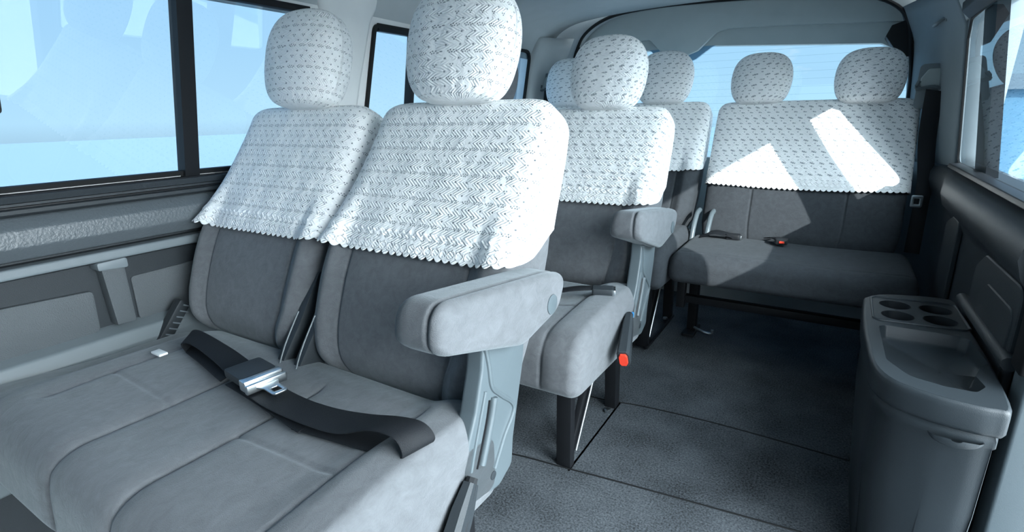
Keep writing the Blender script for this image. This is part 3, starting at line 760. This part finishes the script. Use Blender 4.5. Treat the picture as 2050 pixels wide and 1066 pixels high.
# back wall: frame round the tailgate opening (arched top)
arch = [(.222, .30), (.222, .95), (.212, 1.10), (.195, 1.20), (.178, 1.28), (.13, 1.345), (.03, 1.392), (-.15, 1.418), (-.45, 1.440), (-.80, 1.450), (-1.03, 1.438), (-1.15, 1.408), (-1.235, 1.355), (-1.275, 1.29), (-1.30, 1.20), (-1.315, 1.0), (-1.315, .30)]
arch = [(p.x, p.y) for p in smooth_path([(a, b, 0) for a, b in arch], 4)]
wb = plate('wall_back', [(-1.6, .0), (.42, .0), (.42, 1.52), (-1.6, 1.52)], 'y', 2.80, 2.86, 'head', None, 0, holes=[arch]); tag(wb, kind='structure')
o = tube('trim_6', [(x, 2.797, z) for x, z in arch], .0085, 'rubber', None, 8, up=(0, 1, 0)); tag(o, kind='structure')
# tailgate: outer frame, trim board, glass with shade band, brake light housing
glo = fillet([(.26, .72), (.228, .98), (.205, 1.13), (.165, 1.185), (.10, 1.218), (-.20, 1.238), (-.50, 1.255), (-.60, 1.262), (-.90, 1.262), (-1.20, 1.25), (-1.33, 1.10), (-1.36, .72)], .03, 5)
tg = plate('tailgate_1', [(-1.55, .0), (.40, .0), (.40, 1.50), (-1.55, 1.50)], 'y', 2.90, 2.96, 'gate', None, 0, holes=[glo]); tag(tg, kind='structure'); tg.name = 'door_1'
mesh('glass_pane', [(x, 2.93, z) for x, z in glo], [tuple(range(len(glo)))], 'glass_rear', tg, False)
bandp = fillet([(.19, 1.160), (.16, 1.20), (.10, 1.232), (-.20, 1.252), (-.50, 1.268), (-.56, 1.268), (-.66, 1.205), (-.74, 1.178), (-.84, 1.205), (-.92, 1.27), (-1.20, 1.262), (-1.25, 1.23), (-1.25, 1.30), (.20, 1.30)], .004, 3)
def offset_z(P, d): return [(x, z + d) for x, z in P]
upper = fillet([(.20, 1.292), (.10, 1.300), (-.20, 1.318), (-.52, 1.330), (-.575, 1.318), (-.66, 1.240), (-.74, 1.212), (-.83, 1.235), (-.905, 1.310), (-1.24, 1.295), (-1.26, 1.5), (.20, 1.5)], [.005, .01, .01, .02, .02, .03, .03, .03, .03, .01, .005, .005], 5)
plate('upper_trim_board', upper, 'y', 2.868, 2.90, 'gate', tg, .006)
bandf = fillet([(.20, 1.235), (.10, 1.246), (-.20, 1.262), (-.535, 1.278), (-.60, 1.255), (-.67, 1.205), (-.74, 1.180), (-.84, 1.20), (-.91, 1.262), (-1.25, 1.25), (-1.26, 1.36), (.20, 1.36)], [.004, .01, .01, .02, .02, .03, .03, .03, .03, .01, .005, .005], 5)
plate('glass_shade_band', bandf, 'y', 2.902, 2.922, 'band', tg, .002)
for x, s in ((-1.255, 1), (.168, -1)):
    h = plate('hinge_block', fillet([(x - .03 * s, 1.30), (x + .045 * s, 1.275), (x + .06 * s, 1.235), (x - .0 * s, 1.15), (x - .05 * s, 1.15)], .006, 3), 'y', 2.80, 2.895, 'rubber', tg, .004)
# front of the cabin behind the camera: bulkhead with windscreen opening, so daylight comes from real openings
ws = fillet([(-1.40, .85), (.22, .85), (.16, 1.25), (-1.34, 1.25)], .05, 5)
wf = plate('wall_front', [(-1.6, 0), (.42, 0), (.42, 1.52), (-1.6, 1.52)], 'y', -2.2, -2.14, 'trim', None, 0, holes=[ws]); tag(wf, kind='structure')
# door opening frame at the right edge
def edge_strip(name, x0, x1, y0, y1, mat, z0=0, z1=.75):
    o = plate(name, fillet([(x0, y0), (x1, y0), (x1, y1), (x0, y1)], .006, 4), 'z', z0, z1, mat, None, .002); tag(o, kind='structure'); return o
edge_strip('trim_7', .325, .40, 1.135, 1.205, 'bracket', 0, .50)
edge_strip('trim_8', .318, .40, 1.150, 1.21, 'rubber', .50, 1.30)
# ahead of the door opening, wall beside the front passenger (out of frame)
fr = plate('wall_right_front', [(-2.2, 0), (-.35, 0), (-.35, 1.35), (-2.2, 1.35)], 'x', .36, .42, 'trim', None, 0); tag(fr, kind='structure')
hd_ = box('trim_9', (.28, -2.2, 1.262), (.42, 2.80, 1.34), 'dpil'); tag(hd_, kind='structure')

# ------------------------------------------------------------------ belts
def shoulder_belt(name, anchor, pts_L, pts_R, label, s=1):
    r = empty(name, anchor, label, 'seat belt')
    ax, ay, az = anchor
    bd = plate('anchor_plate', fillet([(-.05, -.10), (.05, -.10), (.05, .06), (-.05, .06)], .02, 5), 'y', -.004, .006, 'dpil', r, .004)
    ring = fillet([(-.04, -.022), (.042, -.030), (.045, .02), (.02, .042), (-.022, .042), (-.042, .01)], .012, 5)
    plate('belt_guide', ring, 'y', -.012, .010, 'gate', r, .005, seg=3)
    tube('guide_loop', smooth_path([(-.045, -.016, .0), (-.05, -.018, -.028), (0, -.020, -.022), (.045, -.018, -.035), (.05, -.016, -.005)], 5), .0065, 'bracket', r, 8)
    ribbon('webbing', [Vector(p) - Vector(anchor) for p in pts_L], [Vector(p) - Vector(anchor) for p in pts_R], 'belt', r)
    return r
ar = (.272, 2.575, 1.045)
sb = shoulder_belt('shoulder_belt', ar, [(.250, 2.55, 1.015), (.252, 2.54, .85), (.268, 2.50, .70), (.268, 2.46, .62), (.265, 2.43, .42)], [(.302, 2.545, 1.005), (.308, 2.535, .84), (.318, 2.49, .69), (.314, 2.45, .61), (.312, 2.42, .42)], 'black shoulder belt hanging from the pillar right of the rear bench')
tb = plate('tongue', fillet([(-.018, -.45), (.018, -.45), (.018, -.405), (-.018, -.405)], .006, 3), 'y', -.165, -.158, 'steel', sb, .002, holes=[[(-.008, -.438), (.008, -.438), (.008, -.418), (-.008, -.418)]])
al = (-1.40, 2.72, 1.105)
shoulder_belt('shoulder_belt', al, [(-1.425, 2.70, 1.09), (-1.43, 2.69, .95), (-1.43, 2.68, .80)], [(-1.375, 2.70, 1.08), (-1.37, 2.69, .95), (-1.37, 2.68, .80)], 'black shoulder belt hanging from the far left rear pillar')
# lap belt lying on the front seat
zc = .449
lb = empty('lap_belt', (-.955, .522, zc + .001), 'black lap belt with steel tongue lying across the front seat cushion', 'seat belt')
def rel(P, o=(-.95, .55, zc)): return [tuple(Vector(p) - Vector(o)) for p in P]
ribbon('webbing', rel([(-1.185, .563, .452), (-1.19, .560, .470), (-1.155, .565, .474), (-1.03, .545, .470), (-.955, .528, .462)]), rel([(-1.235, .617, .452), (-1.24, .612, .472), (-1.205, .617, .476), (-1.05, .597, .474), (-.955, .583, .466)]), 'belt', lb)
ribbon('webbing', rel([(-1.185, .563, .450), (-1.10, .548, .450), (-.98, .522, .452)]), rel([(-1.235, .617, .450), (-1.14, .60, .450), (-1.0, .575, .452)]), 'belt', lb)
ribbon('webbing', rel([(-.96, .520, .451), (-.85, .508, .450), (-.70, .488, .448)]), rel([(-.95, .575, .451), (-.84, .562, .450), (-.70, .543, .449)]), 'belt', lb)
ribbon('webbing', rel([(-.90, .515, .455), (-.80, .500, .458), (-.70, .495, .462), (-.62, .500, .466), (-.55, .505, .492), (-.505, .508, .494), (-.488, .508, .480), (-.490, .508, .462), (-.53, .507, .455), (-.62, .500, .450), (-.72, .490, .447)]),
       rel([(-.88, .570, .455), (-.77, .555, .460), (-.68, .550, .468), (-.60, .552, .480), (-.53, .556, .494), (-.49, .560, .496), (-.470, .562, .482), (-.473, .562, .466), (-.52, .560, .458), (-.62, .553, .452), (-.72, .545, .448)]), 'belt', lb)
bx = np.array([.86, -.14, 0]); bx = bx / np.linalg.norm(bx)
def oriented(o, loc, ang, tiltx=0):
    o.location = loc; o.rotation_euler = (tiltx, 0, ang); return o
bkl = plate('buckle_slide', fillet([(-.036, -.032), (.030, -.032), (.030, .032), (-.036, .032)], .006, 4), 'z', 0, .016, 'trim', lb, .004); oriented(bkl, rel([(-.915, .552, .466)])[0], -.14); bkl.scale = (1.2, 1.12, 1.1)
pl = plate('steel_clip', fillet([(.022, -.034), (.040, -.034), (.040, .034), (.022, .034)], .003, 3), 'z', -.003, .016, 'steel', bkl, .003)
pl2 = plate('steel_clip', fillet([(.041, -.035), (.050, -.035), (.050, .035), (.041, .035)], .003, 3), 'z', -.004, .012, 'steel', bkl, .003)
tg_ = plate('tongue', fillet([(.048, -.020), (.062, -.013), (.092, -.013), (.092, .013), (.062, .013), (.048, .020)], [.002, .004, .007, .007, .004, .002], 4), 'z', .002, .005, 'steel', bkl, .001, holes=[fillet([(.069, -.0065), (.084, -.0065), (.084, .0065), (.069, .0065)], .001, 2)])
# buckle stalks by the outboard seat sides
def buckle(name, p0, p1, label, red):
    r = empty(name, p0, label, 'buckle', None)
    p0, p1 = Vector(p0), Vector(p1); d = p1 - p0
    st = tube('stalk', [(0, 0, 0), d * .4, d * .75], [.010, .015, .017], 'blackp', r, 8)
    st.scale = (1, 1, 1)
    t = d.normalized(); s = t.cross(Vector((1, 0, 0))).normalized(); u = Vector((1, 0, 0)) - t * t.x; u.normalize()
    def secn(c, a, b): return [c + s * x * a + u * y * b for x, y in ((-1, -.6), (-.6, -1), (.6, -1), (1, -.6), (1, .6), (.6, 1), (-.6, 1), (-1, .6))]
    h = loft('buckle_body', [secn(d * .05, .014, .010), secn(d * .30, .023, .014), secn(d * .98, .029, .017), secn(d, .027, .015)], 'trim', r, smooth=True, sharp=30)
    if red: loft('red_release_button', [secn(d * .99, .021, .0115), secn(d * 1.035, .020, .0105)], 'red', h, smooth=True, sharp=30)
    else: loft('steel_slot', [secn(d * .99, .018, .0085), secn(d * 1.03, .017, .0075)], 'steel', h, smooth=True, sharp=30)
    return r
buckle('belt_buckle', (-.450, 1.372, .395), (-.412, 1.225, .325), 'grey belt buckle with bright red button hanging beside the middle seat', True)
buckle('belt_buckle', (-.446, .590, .375), (-.428, .465, .25), 'grey belt buckle stalk at the lower edge beside the front seat', False)
o = disc('blue_cap', (-.452, 1.395, .385), .009, 'x', .006, 'blue', rowB, 14); o.location = (0, -(JY + PITCH), .012)
# lap belt on the middle seat with its buckle end
l2 = empty('lap_belt', (-.60, 1.33, .435), 'black lap belt with steel buckle end lying on the middle seat cushion', 'seat belt')
def rl2(P): return [tuple(Vector(p) - Vector((-.60, 1.33, .435))) for p in P]
ribbon('webbing', rl2([(-.80, 1.29, .440), (-.68, 1.285, .445), (-.60, 1.30, .462), (-.55, 1.325, .466)]), rl2([(-.80, 1.34, .440), (-.68, 1.335, .446), (-.60, 1.345, .464), (-.54, 1.365, .467)]), 'belt', l2)
q = plate('buckle_end', fillet([(-.03, -.022), (.03, -.022), (.03, .022), (-.03, .022)], .006, 4), 'z', 0, .018, 'trim', l2, .004); oriented(q, rl2([(-.525, 1.352, .452)])[0], .35)
q2 = plate('steel_clip', fillet([(.026, -.021), (.036, -.021), (.036, .021), (.026, .021)], .002, 3), 'z', -.001, .016, 'steel', q, .003)
# belts on the rear bench cushion
l3 = empty('lap_belt', (-.38, 2.27, .44), 'folded black lap belt and buckle lying on left end of the rear bench', 'seat belt')
ribbon('webbing', [(-.07, -.03, .0), (-.02, -.035, .022), (.03, -.03, .018), (.06, -.03, .012)], [(-.07, .03, .002), (-.02, .03, .026), (.03, .028, .022), (.06, .02, .014)], 'belt', l3)
plate('buckle_end', fillet([(.03, -.022), (.085, -.022), (.085, .018), (.03, .018)], .008, 4), 'z', .002, .024, 'blackp', l3, .005)
plate('steel_clip', fillet([(.083, -.016), (.092, -.016), (.092, .010), (.083, .010)], .003, 3), 'z', .004, .02, 'steel', l3, .002)
l4 = empty('belt_buckle', (-.155, 2.26, .445), 'small black buckle with red dot on the middle of the rear bench cushion', 'buckle')
ribbon('webbing', [(-.06, .07, .0), (-.03, .03, .012), (.0, -.01, .008)], [(-.02, .09, .0), (.0, .05, .014), (.03, .01, .010)], 'belt', l4)
bb = plate('buckle_body', fillet([(-.01, -.03), (.035, -.03), (.035, .012), (-.01, .012)], .008, 4), 'z', 0, .022, 'blackp', l4, .005)
plate('red_release_button', fillet([(.006, -.0335), (.024, -.0335), (.024, -.028), (.006, -.028)], .001, 2), 'z', .007, .015, 'red', bb, .001)

# ------------------------------------------------------------------ console with cup holders
K = 1.067; ZT = .47
con = empty('cup_console', (.2, 1.3, 0), 'dark moulded side console with four cup holders, tray and storage bin', 'console')
def kk(P): return [(x * K - .2, y * K - 1.3) for x, y in P]
out = [(.102, 1.50), (.096, 1.327), (.099, 1.178), (.106, 1.085), (.130, 1.030), (.175, 1.003), (.221, .992), (.262, .992), (.284, 1.013), (.290, 1.163), (.290, 1.283), (.287, 1.431), (.283, 1.575), (.150, 1.555)]
outl = [(p.x, p.y) for p in smooth_path([(a, b, 0) for a, b in out + [out[0]]], 4)][:-1]
ctr = np.array(outl).mean(0)
def shrink(P, d):
    P = np.array(P); n = len(P); o = []
    for i in range(n):
        t = P[(i + 1) % n] - P[i - 1]; t /= np.linalg.norm(t); nn = np.array([t[1], -t[0]])
        if nn.dot(ctr - P[i]) < 0: nn = -nn
        o.append(tuple(P[i] + nn * d))
    return o
tray = fillet([(.124, 1.300), (.127, 1.120), (.158, 1.062), (.205, 1.046), (.246, 1.046), (.262, 1.075), (.255, 1.115), (.268, 1.160), (.284, 1.185), (.276, 1.300), (.262, 1.312), (.136, 1.312)], [.012, .03, .03, .02, .012, .012, .01, .01, .01, .012, .01, .012], 5)
cups = [(.163, 1.468), (.240, 1.472), (.163, 1.391), (.240, 1.396)]
circ = [[(cx + .031 * math.cos(k * 2 * PI / 32), cy + .031 * math.sin(k * 2 * PI / 32)) for k in range(32)] for cx, cy in cups]
lid_o = shrink(outl, .006)
lid = plate('lid', kk(lid_o), 'z', ZT - .006, ZT, 'console', con, 0, holes=[kk(tray)] + [kk(c) for c in circ])
def ringloft(name, prof, mat, parent):  # prof: list of (outline, z)
    rings = [[(x, y, z) for x, y in kk(P)] for P, z in prof]; return loft(name, rings, mat, parent, caps=False, sharp=50)
ringloft('lid_rim', [(shrink(outl, .0062), ZT - .0003), (shrink(outl, .003), ZT - .0016), (shrink(outl, .0005), ZT - .006), (outl, ZT - .014), (outl, ZT - .044), (shrink(outl, .004), ZT - .052), (shrink(outl, .012), ZT - .055)], 'console', lid)
def well(name, P, depth, mat, parent, ins=.006):
    c = np.array(P).mean(0); S1 = lambda k: [tuple(c + (np.array(p) - c) * k) for p in P]
    rings = [[(x, y, z) for x, y in kk(Q)] for Q, z in ((S1(1.0), ZT + .0002), (S1(.985), ZT - .004), (S1(.96), ZT - depth + .006), (S1(.90), ZT - depth), (S1(.02), ZT - depth))]
    return loft(name, rings, mat, parent, caps=False, sharp=60)
well('tray', tray, .030, 'console', lid)
for c in circ: well('cup_holder', c, .055, 'cupdark', lid)
ri = fillet([(.117, 1.500), (.116, 1.352), (.126, 1.340), (.276, 1.352), (.286, 1.365), (.282, 1.525), (.272, 1.530), (.125, 1.515)], .006, 4)
tube('cup_surround', [(x, y, ZT + .0005) for x, y in kk(ri + [ri[0]])], .0028, 'console', lid, 8)
body = shrink(outl, .012); foot = [(x + .012 * (x < .2), y + .02 * (y < 1.1)) for x, y in shrink(outl, .020)]
bd = loft('bin_body', [[(x, y, z) for x, y in kk(P)] for P, z in ((body, ZT - .05), (shrink(outl, .007), ZT - .062), (shrink(outl, .007), ZT - .075), (shrink(outl, .011), ZT - .08), (shrink(outl, .013), .25), (foot, .004))], 'console', con, sharp=50)
sc = []
for k in range(17):
    t = PI * k / 16; sc.append((.222 + .036 * math.cos(t), -.020 * math.sin(t)))
rings = []
for f_, dy in ((1.0, 0), (.97, -.006), (.80, -.012), (.2, -.015)):
    rings.append([((.222 + (x - .222) * f_) * K - .2, (.992 + .004) * K - 1.3 + dy + .002, ZT - .066 + z * f_) for x, z in sc])
loft('finger_scoop', rings, 'console', bd, caps=False, wrap=False)

# grab handle / coat hook
ch = empty('coat_hook', (.262, 2.55, 1.25), 'small grey coat hook on the headlining above the right window', 'hook')
plate('hook_base', fillet([(-.06, -.012), (.06, -.012), (.06, .016), (-.06, .016)], .006, 3), 'x', .0, .014, 'dpil', ch, .004)
tube('hook_arm', smooth_path([(0, -.04, .0), (-.02, -.03, -.014), (-.022, .02, -.016), (0, .04, .0)], 4), .006, 'trimlite', ch, 8)

# ------------------------------------------------------------------ outside
g2 = plate('ground_bounce', [(.1, -60), (60, -60), (60, 9), (.1, 9)], 'z', -.652, -.645, 'paving', None, 0); tag(g2, kind='structure')  # pale plate added on the door side to bounce sunlight onto the ceiling
gd = plate('ground_outside', [(-60, -60), (60, -60), (60, 60), (-60, 60)], 'z', -.75, -.65, 'asphalt', None, 0); tag(gd, kind='structure')
bl = empty('building', (5, 12.3, -.65), 'low blue-grey building with darker roof edge seen through the right window', 'building')
for nm, z0, z1, d, mt in (('wall', 0, 1.86, 0, 'cladding'), ('roof_edge', 1.86, 2.10, -.15, 'roofband')):
    plate(nm, [(-3.6, 0 + d), (14, -4 + d), (14, 2), (-3.6, 6)], 'z', z0, z1, mt, bl, 0)

pr_ = box('sun_blocker_1', (3.00, -3.55, -.65), (3.25, -1.66, 3.7), 'dpil'); tag(pr_, kind='structure')   # unseen block added outside to keep direct sun out of the doorway
